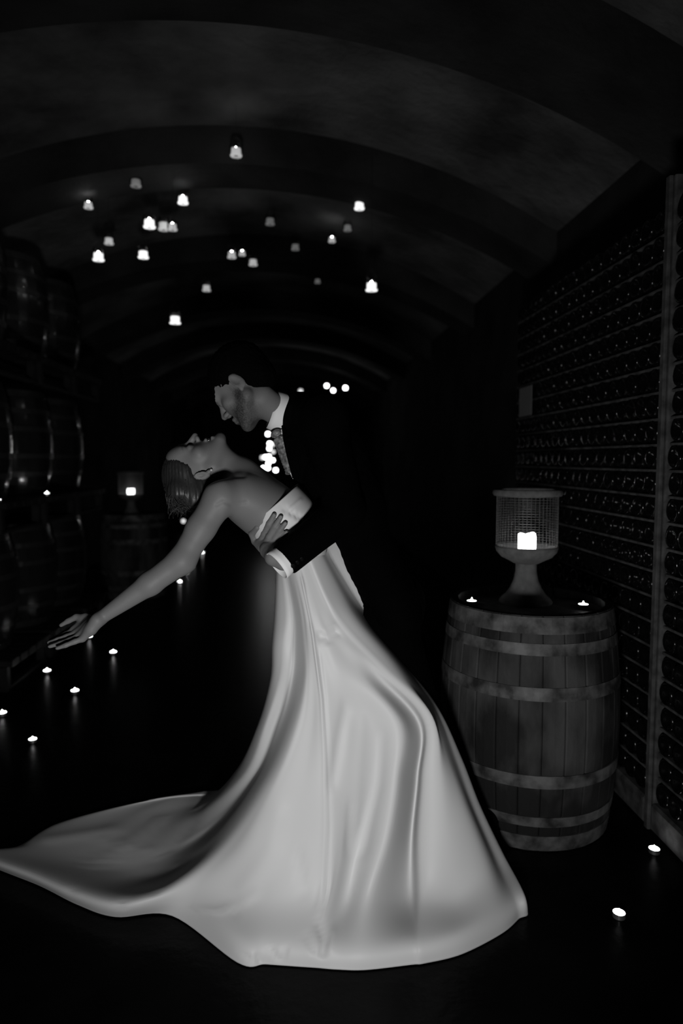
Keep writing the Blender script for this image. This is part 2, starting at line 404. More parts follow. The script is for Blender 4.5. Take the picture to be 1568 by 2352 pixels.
# ------------------------------------------------------------------ bottle wall on the right
RX = 1.36; PITCHZ, PITCHY = .0975, .0885; BOT = .0
rack = thing('bottle_rack', 'tall wall of laid bottles on thin laths with an upright post, along the right side', 'rack', (RX, 2.7, 0))
def rk(b, name, m): o = b.build(name, m, rack); o.location = (-RX, -2.7, 0); return o
post_y = [P(1515, 1057, 1).x and 0]
pd = ray(1519, 1057); POSTY = pd.y*(RX/pd.x)
ROWS = 23; Z0 = .12
posts = [POSTY, POSTY+1.75]
for i, y in enumerate(posts):
    xo = 0 if i == 0 else .13
    rk(MB().box((RX+.145+xo, y, 1.22), (.29-xo, .062 if i == 0 else .03, 2.44), bev=.006), 'post', M['lath'])
    if i == 0: rk(MB().box((RX-.008, y-.004, 1.22), (.016, .03, 2.44), bev=.004), 'batten', M['lath'])
bays = [(1.35, posts[0]-.033)]+[(posts[0]+.033, posts[1]-.016)]
for (a, b_) in bays:
    rk(MB().box((RX+.14, (a+b_)/2, .055), (.3, b_-a, .11), bev=.01), 'base_board', M['lath'])
    for r in range(1, ROWS):
        z = Z0+r*PITCHZ-.0065+random.uniform(-.0008, .0008)
        rk(MB().box((RX+.035, (a+b_)/2, z), (.05, b_-a, .0105), bev=.002, R=Matrix.Rotation(random.uniform(-.002, .002), 3, 'X')), 'lath', M['lath'])
prof = [(0, .022), (.012, .019), (.024, .008), (.031, .001), (.037, 0), (.0415, .006), (.0425, .02), (.0425, .19), (.036, .215), (.02, .245), (.0145, .27), (.0148, .298)]
RXm = Matrix.Rotation(math.pi/2, 3, 'Y')
bmesh_bottle = MB().lathe(prof, 14, R=RXm).mesh('wine_bottle', M['bottle'], True)
spots = []
for bi, (a, b_) in enumerate(bays):
    n = int((b_-a)/PITCHY)
    for r in range(ROWS):
        for k in range(n):
            y = (b_-.049-k*PITCHY) if bi == 0 else (a+.049+k*PITCHY)
            spots.append((y+random.uniform(-.002, .002), Z0+r*PITCHZ+.0425, r))
vis = []; rest = []
pj = project(np.array([(RX, y, z) for y, z, _ in spots]))
for sp, (u, v_) in zip(spots, pj):
    inside = sp[0] > .3 and -10 < u < 1578 and v_ < 2352
    vis.append((sp[0]+(0 if inside else 100), sp, inside))
vis.sort(key=lambda t: t[0]); count = 0
for key, (y, z, r), inside in vis:
    if inside and count < 300:
        u, v_ = project(np.array([(RX, y, z)]))[0]
        hidden = (u < 1425 and v_ > 1390)
        if not hidden:
            o = link('wine_bottle', bmesh_bottle); o.location = (RX+random.uniform(-.004, .006), y, z); o.rotation_euler.x = random.uniform(0, 6)
            nr = y < POSTY; tag(o, 'dark wine bottle laid base outward between laths, in the bay %s the upright post' % ('nearer than' if nr else 'beyond'), 'bottle', 'bottles laid in the bay %s the post' % ('nearer than' if nr else 'beyond')); count += 1; continue
    if inside or (1.35 < y < 3.2): rest.append((y, z))
b = MB(); lo = [(.0, .02), (.03, .002), (.0415, .004), (.0425, .02), (.0425, .19), (.016, .25)]
for y, z in rest: b.lathe(lo, 8, c=(RX, y, z), R=RXm)
tag(b.build('distant_wine_bottles', M['bottle'], smooth=True), 'dark mass of farther bottles receding down the right-hand wall', 'bottles', kind='stuff')
# paper card hanging on the rack
ca = ray(1193, 922); cb = ray(1221, 922); y0, y1 = ca.y*((RX-.006)/ca.x), cb.y*((RX-.006)/cb.x)
zc = P(1207, 922, (y0+y1)/2).z
cm = MB().box((RX-.007, (y0+y1)/2, zc), (.003, abs(y1-y0), .058*2.95), bev=.0005)
tag(cm.build('paper_card', M['paper']), 'plain pale card hanging on the right-hand bottle wall above the lantern', 'card')

# ------------------------------------------------------------------ candles
def tealight_proto(loc, label, group):
    t = thing('tealight', label, 'tealight', loc, group)
    MB().lathe([(0, 0), (.0185, 0), (.0195, .002), (.0195, .0165), (.0187, .0165), (.0187, .004), (0, .004)], 24).build('cup', M['tin'], t)
    MB().lathe([(0, .004), (.0184, .004), (.0184, .0163), (.015, .0172), (0, .0165)], 24).build('wax', M['wax'], t, True)
    MB().lathe([(0, .016), (.0035, .0185), (.0035, .022), (.0015, .027), (0, .03)], 10).build('flame', M['flame'], t, True)
    return t
G1 = 'tealights along the floor'
teal = [(75, 1697, 0, 'lit tealight on the floor, largest in the inner row below the open hand'),
        (172, 1586, 0, 'lit tealight on the dark floor, second in the inner row below the open hand'),
        (260, 1497, 0, 'lit tealight on the floor, third in the inner row, right of the open hand'),
        (413, 1335, 0, 'blurred lit tealight under the bride’s elbow, lowest of four beneath her arm'),
        (432, 1306, 0, 'blurred lit tealight under the bride’s arm, second lowest of four'),
        (445, 1291, 0, 'blurred lit tealight under the bride’s arm, third lowest of four'),
        (465, 1268, 0, 'blurred lit tealight under the bride’s arm, topmost of four'),
        (5, 1637, 0, 'lit tealight on the floor cut off by the left picture edge'),
        (108, 1540, 0, 'lit tealight on the floor in front of the dark stand, below the fingertips'),
        (205, 1461, 0, 'lit tealight directly beneath the bride’s open palm'),
        (1502, 1949, 0, 'lit tealight on the floor by the foot of the bottle wall'),
        (1421, 2096, 0, 'lit tealight alone on the bare floor right of the gown hem'),
        (1083, 1380, HEADZ, 'lit tealight on the barrel top, left of the lantern foot'),
        (1339, 1388, HEADZ, 'lit tealight on the barrel top, right of the lantern foot')]
t0 = None
for px, py, z, lb in teal:
    p = F(px, py+2, z+.012); g = G1 if z == 0 else 'tealights on the barrel'
    p.z = z
    if t0 is None: t0 = tealight_proto(p, lb, G1)
    else:
        o = dup(t0, p, lb, g, rz=random.uniform(0, 6)); o.scale = (1.15,)*3 if p.y > 3 else (1,)*3
for px, py, lb in ((109, 1172, 'lit tealight on the ledge of a second-tier stand, left of the far lantern'), (-2, 1228, 'lit tealight on a stand ledge at the left picture edge')):
    z = TIER+SLEG+.004; p = F(px, py, z+.01); p.z = z
    p = P(px, py, 4.58); 
    d = ray(px, py); s_ = (STX+.425)/d.x; p = CO+d*s_; p.z = z
    dup(t0, p, lb, 'tealights on the stands')
p = None

# hanging glass votives
def votive(loc, label, glow, up, big=1.0, flame=True, rods=False):
    t = thing('hanging_votive', label, 'hanging candle', loc, 'glass votives hanging from the vault'); r = .041*big; h = .085*big
    MB().lathe([(0, 0), (r*.9, 0), (r, .01), (r, h*.8), (r*.78, h*.9), (r*.82, h), (r*.76, h), (r*.74, h*.9), (r*.95, h*.78), (r*.95, .012), (0, .006)], 20).build('jar', M['glass'], t, True)
    MB().lathe([(0, .008), (r*.88, .008), (r*.88, h*.55), (r*.7, h*.6), (0, h*.57)], 18).build('candle', glow, t, True)
    if flame: MB().lathe([(0, h*.56), (.008, h*.6), (.009, h*.66), (.006, h*.73), (0, h*.76)], 10).build('flame', M['ember'] if flame is True else flame, t, True)
    b = MB(); hook = r*.8
    b.tube([(-hook, 0, h*.95), (-hook*.7, 0, h*1.3), (0, 0, h*1.6), (hook*.7, 0, h*1.3), (hook, 0, h*.95)], .001, 5)
    b.tube([(0, 0, h*1.6), (0, 0, up)], .0008, 4); b.build('wire', M['iron'], t)
    return t
B_, M_, D_ = M['glow_b'], M['glow_m'], M['glow_d']
hang = [(542, 350, 4.45, M_, 1, 1, 'topmost hanging glass votive, alone under the crown of the vault'),
        (312, 421, 4.9, D_, 1, 0, 'dim hanging votive high on the left, above the bright group of three'),
        (203, 472, 5.0, M_, .85, 1, 'leftmost high hanging votive with a bright flame point'),
        (420, 460, 5.05, B_, 1, 1, 'bright hanging votive just above and right of the close group of three'),
        (343, 514, 4.75, B_, 1.08, 1, 'large bright hanging votive, left one of the close group of three'),
        (376, 520, 5.15, M_, 1.1, 0, 'hanging votive in the middle of the close group of three'),
        (396, 522, 5.0, M_, .9, 1, 'hanging votive with two flame points, right one of the close trio'),
        (250, 554, 5.5, M_, .95, 0, 'greyish hanging votive above the bright leftmost low one'),
        (226, 590, 4.9, B_, 1.05, 1, 'bright hanging votive, leftmost of the lower row'),
        (329, 585, 5.0, B_, 1, 0, 'bright round hanging votive below the close group of three'),
        (402, 735, 4.8, B_, 1.05, 0, 'lowest hanging votive, bright, over the bride’s head'),
        (474, 662, 6.2, M_, 1, 0, 'small greyish hanging votive between the lowest one and the double-flamed pair'),
        (532, 586, 5.6, M_, .95, 1, 'hanging votive with several flame points, left of the close centre pair'),
        (556, 582, 6.2, M_, .8, 1, 'slim hanging votive with a flame point, right of the close centre pair'),
        (581, 603, 6.0, M_, 1, 0, 'greyish hanging votive just right of the close pair at the centre'),
        (620, 509, 5.6, D_, 1, 0, 'unlit dim hanging votive above the centre, upper left of three dim ones'),
        (678, 568, 6.2, D_, .95, 0, 'unlit dim hanging votive right of the close pair at the centre'),
        (762, 551, 6.2, M_, .85, 1, 'small hanging votive with one flame point, left of the bright right-hand ones'),
        (798, 524, 5.6, D_, .9, 0, 'unlit dim hanging votive just above the small one-flamed votive'),
        (825, 473, 5.1, B_, 1, 1, 'bright hanging votive, highest on the right side'),
        (853, 659, 4.6, B_, 1.08, 1, 'rightmost hanging votive, large and bright, low on the right'),
        (729, 646, 7.0, D_, .8, 0, 'barely visible hanging votive left of the rightmost bright one')]
for px, py, y, g, big, fl, lb in hang:
    p = P(px, py, y); p.z -= .03*big
    votive(p, lb, g, vault(p.x)-p.z+.01, big, bool(fl))
# far lights of the gallery's end
FG = 'far votives at the gallery end'
far = [(615, 997, 0, 'far blurred votive just under the groom’s tie knot'), (619, 1019, 0, 'far blurred votive, topmost of the cluster between the couple'),
       (626, 1021, 1, 'far blurred votive touching the groom’s tie, top right of the cluster'), (618, 1030, 0, 'far blurred votive, second down in the cluster between the couple'),
       (627, 1038, 1, 'dim far votive beside the tie, below the bright top trio'), (602, 1051, 1, 'dim far votive, leftmost of the middle row of the cluster'),
       (609, 1050, 0, 'far blurred votive, left of the touching pair in the cluster middle'), (617, 1049, 0, 'far blurred votive, right of the touching pair in the cluster middle'),
       (626, 1057, 0, 'far blurred votive right of and below the touching pair'), (616, 1064, 0, 'far blurred votive under the touching pair'),
       (605, 1075, 0, 'far blurred votive, left end of the lowest row of the cluster'), (615, 1075, 0, 'far blurred votive, middle of the lowest row of the cluster'),
       (633, 1080, 0, 'far blurred votive, right end of the lowest row, nearest the bride’s chest'),
       (750, 886, 0, 'far blurred votive above the groom’s back, left of three'), (765, 897, 0, 'far blurred votive half hidden behind the groom’s back, middle of three'),
       (793, 891, 0, 'far blurred votive above the groom’s back, right of three'), (690, 898, 1, 'far votive peeping over the groom’s collar'),
       (425, 1160, 1, 'dim far votive behind the bride’s hair'), (421, 1197, 1, 'dim far votive at the upper edge of the bride’s arm')]
for i, (px, py, dim, lb) in enumerate(far):
    y = 12.4+.35*(i % 5); p = P(px, py, y)
    t = thing('far_votive', lb, 'candle', p, FG)
    MB().lathe([(0, -.034), (.026, -.03), (.034, -.01), (.034, .012), (.026, .03), (0, .034)], 14).build('glow', M['bokeh_d'] if dim else M['bokeh'], t, True)
    MB().tube([(0, 0, .03), (0, 0, vault(p.x)-p.z)], .0015, 4).build('wire', M['iron'], t)

# ------------------------------------------------------------------ heads
class Frame:
    def __init__(s, o, fwd, up, sc=1.0):
        s.o = Vector(o); y = Vector(fwd).normalized(); z = Vector(up); z = (z-y*z.dot(y)).normalized(); x = y.cross(z)
        s.R = Matrix((x, y, z)).transposed(); s.s = sc
    def __call__(s, x, y, z): return s.o+s.R @ Vector((x, y, z))*s.s
    def local(s, V): return ((np.asarray(V)-np.array(s.o)) @ np.array(s.R))/s.s
def head(fd, fr, male):
    R = np.array(fr.R); s = fr.s
    def E(c, r, k=.012, op='u', Rl=None): fd.ell(fr(*c), [q*s for q in r], R if Rl is None else R @ np.array(Rl), k, op)
    def C(a, b, ra, rb, k=.01, op='u'): fd.cone(fr(*a), fr(*b), ra*s, rb*s, k, op)
    E((0, -.008, .042), (.072, .094, .08))
    E((0, .03, -.012), (.060, .062, .088), .02)
    for sx in (-1, 1):
        C((sx*.052, .004, -.04), (sx*.02, .07, -.084), .02, .017, .025)
        E((sx*.043, .058, -.012), (.022, .02, .018), .02)
    j = 1.0 if male else .9
    E((0, .08, -.09), (.02*j, .015, .015), .015)
    C((-.034, .08, .03), (.034, .08, .03), .0125 if male else .0105, .0125 if male else .0105, .015)
    E((0, .07, .055), (.05, .03, .04), .025)
    for sx in (-1, 1):
        E((sx*.031, .101, .01), (.019, .014, .012), .012, 's')
        E((sx*.031, .0785, .010), (.0135, .0135, .0125), .003)
    C((0, .089, .022), (0, .112, -.016), .0078, .0095, .009)
    for sx in (-1, 1): E((sx*.0105, .1, -.02), (.0085, .011, .008), .006)
    for sx in (-1, 1): E((sx*.007, .105, -.0275), (.0032, .0045, .003), .002, 's')
    if male:
        C((-.018, .091, -.05), (.018, .091, -.05), .0065, .0065, .006); C((-.016, .0905, -.062), (.016, .0905, -.062), .007, .007, .006)
        C((-.02, .099, -.056), (.02, .099, -.056), .0016, .0016, .003, 's')
    else:
        C((-.021, .089, -.0445), (.021, .089, -.0445), .0055, .0055, .006); C((-.019, .088, -.066), (.019, .088, -.066), .0062, .0062, .006)
        E((0, .094, -.0555), (.023, .013, .0065), .004, 's')
    for sx in (-1, 1):
        T = Matrix.Rotation(math.radians(-14), 3, 'X') @ Matrix.Rotation(math.radians(sx*-22), 3, 'Z')
        ev = 1 if male else .85
        E((sx*(.078 if male else .0745), -.012, .002), (.007, .0185*ev, .031*ev), .005, 'u', T)
        E((sx*(.086 if male else .082), -.008, .006), (.006, .0105*ev, .019*ev), .004, 's', T)
        C((sx*.079, -.006, -.022), (sx*.079, -.006, -.026), .007, .007, .004)
def mark_local(L, c, r): return np.exp(-(((L-np.array(c))/np.array(r))**2).sum(1))

# ------------------------------------------------------------------ the bride
bride = thing('person', 'woman in a strapless white satin gown bent backwards with one arm stretched out', 'person', F(800, 2050, 0))
BL = bride.location.copy()
def part(o, root): o.parent = root; o.matrix_parent_inverse = Matrix.Translation(-root.location); return o
YC = 2.21
bh = Frame(P(466, 1079, YC), (-.33, -.10, .94), (-.93, -.03, -.34), .98)
lo = P(100, 1500, 2.0); hi = P(860, 960, 2.6)
fd = Field((lo.x-.05, 1.9, .80), (hi.x-.05, 2.55, 1.62), .0032)
head(fd, bh, False)
ax = (P(705, 1272, YC)-P(570, 1130, YC)).normalized(); Ry = Vector((0, 1, 0)); Rt = Matrix((ax.cross(Ry), Ry, ax)).transposed()
fd.cone(bh(0, -.02, -.035), P(552, 1092, YC), .05, .056, .03)
fd.cone(bh(.0, .02, -.07), P(580, 1102, YC), .03, .035, .03)
for (px, py, rp, ry) in ((560, 1132, .082, .15), (590, 1153, .094, .145), (625, 1180, .098, .13), (660, 1222, .09, .118), (695, 1262, .086, .11)):
    fd.ell(P(px, py, YC), (rp, ry, .075), Rt, .04)
for sx in (-1, 1):                                                   # collar bones
    fd.cone(P(575, 1093, YC+sx*.02), P(510, 1120, YC+sx*.15), .011, .012, .02)
    fd.cone(bh(sx*.028, .0, -.04), P(570, 1090, YC+sx*.012), .013, .01, .012)
sh, el, wr = P(508, 1142, 2.075), P(418, 1287, 2.04), P(233, 1418, 2.03)
um = P(462, 1212, 2.06); fm = P(345, 1340, 2.035)
fd.cone(P(545, 1140, 2.12), sh, .06, .05, .03)
fd.cone(sh, um, .05, .0415, .02); fd.cone(um, el, .0415, .0385, .02)
fd.cone(el, fm, .0395, .0345, .02); fd.cone(fm, wr, .0345, .0195, .015)
fd.cone(wr+Vector((0, .008, 0)), wr+Vector((-.012, -.008, -.012)), .018, .018, .01)
# open hand, palm up
pk = [P(171, 1447, 2.082), P(175, 1454, 2.060), P(181, 1461, 2.038), P(190, 1467, 2.018)]
for q, r_ in zip(pk, (.0115, .012, .0115, .0105)):
    mp_ = wr.lerp(q, .5)+Vector((0, (q.y-2.05)*.3, -.002)); fd.cone(wr+Vector((-.008, (q.y-2.05)*.5, -.004)), mp_, .0165, .0145, .012); fd.cone(mp_, q, .0145, r_, .012)
fings = [((152, 1456, 2.086), (134, 1463, 2.088), (116, 1470, 2.09)), ((153, 1462, 2.062), (132, 1469, 2.062), (112, 1476, 2.063)),
         ((160, 1470, 2.037), (137, 1478, 2.035), (114, 1485, 2.034)), ((171, 1474, 2.012), (151, 1482, 2.007), (131, 1489, 2.004))]
for q, fg in zip(pk, fings): fd.chain([q]+[P(*a) for a in fg], (.0095, .0082, .0072, .0056), .004)
th = [P(214, 1429, 2.07), P(196, 1419, 2.092), P(175, 1417, 2.10), P(157, 1426, 2.105), P(140, 1436, 2.105)]
fd.chain(th, (.0165, .0125, .0098, .0086, .0062), .012)
fd.cone(th[1], pk[0], .0105, .0105, .012)
# far arm, laid around the groom's back
fs, fe = P(515, 1132, 2.36), P(640, 1170, 2.47); fw = P(790, 1150, 2.5)
V, Q = fd.extract(2)
N = vnormals(V, Q); px = project(V); near = V[:, 1] < YC
def crease(V, N, px, poly, w_, amp, mask=None):
    d = seg_dist(px, poly); a = amp*np.exp(-(d/w_)**2)
    if mask is not None: a = a*mask
    return V+N*a[:, None]
V = crease(V, N, px, [(498, 1160), (512, 1152), (530, 1158), (565, 1154)], 5, -.0022, near)
V = crease(V, N, px, [(512, 1178), (520, 1165)], 8, .002, near)
V = crease(V, N, px, [(470, 1110), (520, 1094), (560, 1092)], 6, -.004, near)
L = bh.local(V); mk = np.zeros(len(V))
for sx in (-1, 1):
    mk = np.maximum(mk, .85*mark_local(L, (sx*.031, .094, .0045), (.014, .012, .0035)))       # lashes of closed eyes
    mk = np.maximum(mk, .7*mark_local(L, (sx*.034, .09, .032), (.016, .015, .0035)))          # brows
mk = np.maximum(mk, .45*mark_local(L, (0, .095, -.046), (.022, .012, .005))); mk = np.maximum(mk, .45*mark_local(L, (0, .095, -.067), (.02, .012, .006)))
mk = np.maximum(mk, .9*mark_local(L, (0, .085, -.0555), (.018, .008, .005)))
body = np_mesh('body', V, Q, M['skin'], None, {'mark': mk}); part(body, bride)
b = MB()
for i in range(8):
    x = -.0175+i*.005; b.box(bh(x, .087-abs(x)*.25, -.0505), (.0046, .004, .0075), R=bh.R)
t_ = b.build('teeth', M['teeth']); part(t_, bride)
fd = None
# hair: cap plus falling locks
fh = Field(np.array(bh.o)-.2, np.array(bh.o)+.2, .004)
fh.ell(bh(0, -.009, .048), (.0775, .099, .086), np.array(bh.R), .01)
fh.ell(bh(0, -.06, .0), (.07, .055, .075), np.array(bh.R), .03)
h1, h2, h3 = bh(0, -.07, .05), P(418, 1128, 2.2), P(421, 1158, 2.2)
for dy in (-.045, 0, .045):
    o_ = Vector((0, dy, 0)); fh.cone(h1+o_, h2+o_*.9, .05, .034, .03); fh.cone(h2+o_*.9, h3+o_*.7, .034, .012, .02)
for sx in (-1, 1): fh.ell(bh(sx*.085, .012, -.012), (.03, .034, .046), np.array(bh.R), .01, 's')
fh.ell(bh(0, .078, -.015), (.09, .08, .085), np.array(bh.R), .015, 's')
V, Q = fh.extract(1); N = vnormals(V, Q)
flow = (V[:, 2]-h3.z)
ph = np.arctan2(V[:, 1]-2.2, V[:, 0]-h2.x)
V = V+N*(.0012*np.sin(ph*34+flow*25)+.001*np.sin(ph*71-flow*40)+.0008*np.sin(V[:, 1]*300+V[:, 0]*90))[:, None]
hair = np_mesh('hair', V, Q, M['hair']); part(hair, bride)
b = MB(); down = Vector((0, 0, -1))
for i in range(900):
    a = math.pi*random.uniform(.02, .98); k_ = random.random()
    e_ = random.uniform(-1, 1); s0 = bh(.079*math.cos(a), -.02+.05*e_-.03, .047+.084*math.sin(a)*(1 if random.random() < .75 else -.5))
    tip = P(min(max(random.gauss(416, 17), 386), 448), random.gauss(1154, 15), 2.2+(s0.y-2.2)*.85+random.uniform(-.035, .03))
    mid = s0.lerp(tip, .4)+Vector((-.028*random.uniform(-.1, 1), random.uniform(-.01, .01), .012)); mid2 = s0.lerp(tip, .75)+Vector((-.02*random.uniform(0, 1), random.uniform(-.012, .012), 0))
    pts = []
    for t in np.linspace(0, 1, 9):
        q = [s0, mid, mid2, tip]; c = [(1-t)**3, 3*t*(1-t)**2, 3*t*t*(1-t), t**3]; pts.append(sum((Vector(q[k])*c[k] for k in range(4)), Vector()))
    r_ = random.choice((.0009, .0012, .0018, .0026)); b.tube(pts, [r_*(1-.6*k/8) for k in range(9)], 4)
lk = b.build('loose_locks', M['hair'], None, True); lk['kind'] = 'stuff'; part(lk, bride)
MB_e = MB().lathe([(0, -.004), (.0035, -.002), (.0042, .001), (.002, .004), (0, .0045)], 10, c=bh(.083, -.004, -.032)); part(MB_e.build('earring', M['teeth'], None, True), bride)

# ------------------------------------------------------------------ the gown
def catmull(A, per, closed):
    A = np.asarray(A, float); n = len(A); out = []
    for i in range(n if closed else n-1):
        p = [A[(i+k) % n] if closed else A[min(max(i+k, 0), n-1)] for k in (-1, 0, 1, 2)]
        for t in np.arange(per)/per:
            out.append(.5*(2*p[1]+(p[2]-p[0])*t+(2*p[0]-5*p[1]+4*p[2]-p[3])*t*t+(3*p[1]-p[0]-3*p[2]+p[3])*t**3))
    if not closed: out.append(A[-1])
    return np.array(out)
def K(row):
    o = []; hp = F(row[-1][1], row[-1][2], .004)
    for iq, q in enumerate(row):
        if iq == 0 and q[0] != 'f': q = (q[0]-15, q[1]-24, q[2])
        if q[0] == 'h': o.append(tuple(hp+Vector((q[1], q[2], q[3])))); continue
        if q[0] == 'f': o.append(tuple(F(q[1], q[2], q[3] if len(q) > 3 else .004)))
        else: o.append(tuple(P(*q)))
    return o
f = 'f'
mer = [
 # right side, partly behind the jacket
 [(795, 1232, 2.25), (835, 1325, 2.25), (850, 1422, 2.27), (928, 1522, 2.27), (1006, 1628, 2.27), (1060, 1742, 2.27), (1100, 1845, 2.255), (1152, 1955, 2.22), ('h', -.008, .02, .052), (f, 1207, 2087)],
 [(752, 1258, 2.185), (798, 1345, 2.20), (840, 1416, 2.22), (916, 1512, 2.20), (1000, 1632, 2.205), (1046, 1748, 2.20), (1086, 1855, 2.185), (1140, 1978, 2.145), ('h', -.008, .018, .052), (f, 1190, 2112)],
 [(740, 1275, 2.135), (778, 1354, 2.13), (822, 1424, 2.12), (903, 1518, 2.12), (990, 1636, 2.13), (1030, 1752, 2.12), (1068, 1860, 2.10), (1118, 1992, 2.05), ('h', -.006, .02, .052), (f, 1150, 2146)],
 [(725, 1292, 2.105), (755, 1372, 2.085), (800, 1440, 2.08), (890, 1534, 2.08), (992, 1646, 2.095), (1010, 1778, 2.08), (1024, 1925, 2.045), (1048, 2060, 1.985), ('h', 0, .022, .052), (f, 1060, 2192)],
 [(718, 1297, 2.102), (745, 1377, 2.08), (783, 1446, 2.072), (872, 1540, 2.07), (972, 1653, 2.105), (970, 1782, 2.10), (962, 1925, 2.07), (968, 2060, 1.99), ('h', 0, .022, .052), (f, 975, 2213)],
 [(713, 1300, 2.10), (738, 1381, 2.077), (772, 1451, 2.066), (855, 1544, 2.07), (960, 1660, 2.175), (956, 1785, 2.205), (942, 1925, 2.18), (938, 2060, 2.075), ('h', 0, .04, .05), (f, 945, 2216)],
 [(708, 1304, 2.097), (729, 1386, 2.072), (758, 1456, 2.06), (828, 1550, 2.05), (922, 1662, 2.03), (916, 1785, 2.01), (893, 1925, 1.985), (852, 2060, 1.94), ('h', 0, .022, .05), (f, 840, 2228)],
 [(703, 1307, 2.095), (721, 1389, 2.068), (745, 1459, 2.055), (785, 1553, 2.04), (848, 1662, 2.055), (858, 1788, 2.05), (825, 1928, 2.05), (798, 2060, 1.99), ('h', 0, .034, .05), (f, 775, 2227)],
 [(698, 1309, 2.095), (712, 1391, 2.066), (730, 1462, 2.055), (758, 1557, 2.04), (788, 1665, 2.035), (796, 1790, 2.022), (786, 1930, 2.002), (762, 2062, 1.943), ('h', 0, .022, .05), (f, 725, 2223)],
 [(693, 1311, 2.095), (705, 1393, 2.066), (717, 1464, 2.054), (734, 1560, 2.038), (742, 1668, 2.022), (746, 1790, 2.004), (748, 1930, 1.985), (738, 2065, 1.935), ('h', .01, .022, .05), (f, 680, 2220)],
 [(688, 1313, 2.10), (698, 1395, 2.07), (708, 1466, 2.06), (718, 1560, 2.045), (716, 1668, 2.035), (694, 1795, 2.017), (660, 1935, 2.0), (630, 2070, 1.945), ('h', .004, .022, .05), (f, 610, 2215)],
 [(684, 1315, 2.105), (693, 1396, 2.08), (702, 1467, 2.07), (708, 1558, 2.05), (697, 1662, 2.042), (654, 1785, 2.03), (588, 1925, 2.02), (540, 2060, 1.985), ('h', .0, .025, .05), (f, 545, 2211)],
 [(680, 1317, 2.115), (688, 1398, 2.09), (696, 1469, 2.082), (700, 1555, 2.06), (683, 1655, 2.05), (632, 1785, 2.045), (540, 1935, 2.06), (f, 455, 2035, .11), (f, 425, 2078, .05), (f, 395, 2104)],
 [(676, 1319, 2.125), (683, 1400, 2.108), (689, 1471, 2.105), (690, 1555, 2.09), (668, 1655, 2.085), (612, 1785, 2.09), (512, 1932, 2.11), (f, 395, 2030, .10), (f, 285, 2080, .062), (f, 265, 2107)],
 [(672, 1321, 2.14), (677, 1402, 2.13), (680, 1473, 2.135), (676, 1555, 2.135), (652, 1655, 2.15), (594, 1787, 2.17), (490, 1925, 2.22), (f, 365, 2022, .03), (f, 185, 2048, .06), (f, 178, 2079)],
 [(669, 1322, 2.148), (673, 1403, 2.14), (674, 1474, 2.145), (668, 1555, 2.145), (643, 1656, 2.18), (586, 1788, 2.23), (f, 468, 1922, .08), (f, 310, 2000, .006), (f, 95, 2010, .058), (f, 92, 2036)],
 [(666, 1323, 2.155), (668, 1404, 2.145), (668, 1475, 2.15), (660, 1555, 2.15), (634, 1657, 2.215), (578, 1790, 2.29), (f, 450, 1912, .06), (f, 260, 1968, .006), (f, -30, 1958, .055), (f, -38, 1978)],
 [(659, 1325, 2.17), (654, 1407, 2.155), (648, 1478, 2.155), (640, 1556, 2.165), (609, 1660, 2.225), (553, 1784, 2.35), (f, 430, 1880, .04), (f, 240, 1920, .012), (f, 60, 1940, .03), (f, 38, 1950)],
 [(652, 1328, 2.20), (634, 1410, 2.20), (628, 1480, 2.20), (623, 1558, 2.22), (594, 1660, 2.32), (541, 1772, 2.50), (f, 455, 1848, .04), (f, 300, 1872, .012), (f, 150, 1888, .02), (f, 138, 1892)],
 [(650, 1322, 2.25), (633, 1403, 2.27), (628, 1478, 2.29), (624, 1558, 2.33), (599, 1660, 2.44), (560, 1755, 2.62), (f, 500, 1817, .05), (f, 410, 1828, .02), (f, 320, 1843, .02), (f, 308, 1847)],
 [(665, 1312, 2.32), (660, 1400, 2.37), (660, 1480, 2.41), (655, 1560, 2.47), (640, 1660, 2.58), (610, 1750, 2.73), (570, 1800, 2.9), (f, 520, 1822, .03), (f, 470, 1826, .02), (f, 455, 1826)],
 [(700, 1288, 2.345), (720, 1390, 2.42), (730, 1480, 2.47), (740, 1560, 2.53), (740, 1660, 2.62), (740, 1740, 2.72), (740, 1790, 2.8), (f, 740, 1822, .04), (f, 735, 1832, .02), (f, 730, 1836)],
 [(745, 1262, 2.34), (790, 1370, 2.40), (820, 1460, 2.44), (850, 1550, 2.48), (870, 1650, 2.52), (890, 1740, 2.56), (900, 1820, 2.6), (910, 1865, 2.63), (915, 1885, 2.65), (f, 920, 1895)],
 [(785, 1242, 2.30), (825, 1340, 2.34), (850, 1430, 2.36), (910, 1530, 2.38), (960, 1620, 2.40), (1010, 1730, 2.42), (1050, 1840, 2.43), (1080, 1930, 2.43), (1095, 1970, 2.43), (f, 1100, 1985)],
]
G = np.array([K(m) for m in mer])                                    # (meridian, level, xyz)
rows = np.array([catmull(g, 9, False) for g in G])
cols = np.array([catmull(rows[:, j], 9, True) for j in range(rows.shape[1])])
nl, nm = cols.shape[:2]; V = cols.reshape(-1, 3); V[:, 2] = np.maximum(V[:, 2], .003)
ii, jj = np.meshgrid(np.arange(nl-1), np.arange(nm), indexing='ij'); j2 = (jj+1) % nm
Q = np.stack([ii*nm+jj, ii*nm+j2, (ii+1)*nm+j2, (ii+1)*nm+jj], -1).reshape(-1, 4)
N = vnormals(V, Q)
c0 = V.mean(0)
if ((V-np.array(P(740, 1700, 2.3)))*N).sum() < 0: Q = Q[:, ::-1]; N = -N
px = project(V); near = (N @ np.array([0, -1, .2]) > 0).astype(float)
def sk(poly, w_, a):
    global V
    V = crease(V, N, px, poly, w_, a, near)
sk([(692, 1322), (718, 1455), (737, 1600), (745, 1750), (748, 1900), (741, 2050), (728, 2100)], 3.0, .006)
sk([(733, 1500), (745, 1600), (753, 1750), (757, 1900), (750, 2050)], 4, -.004)
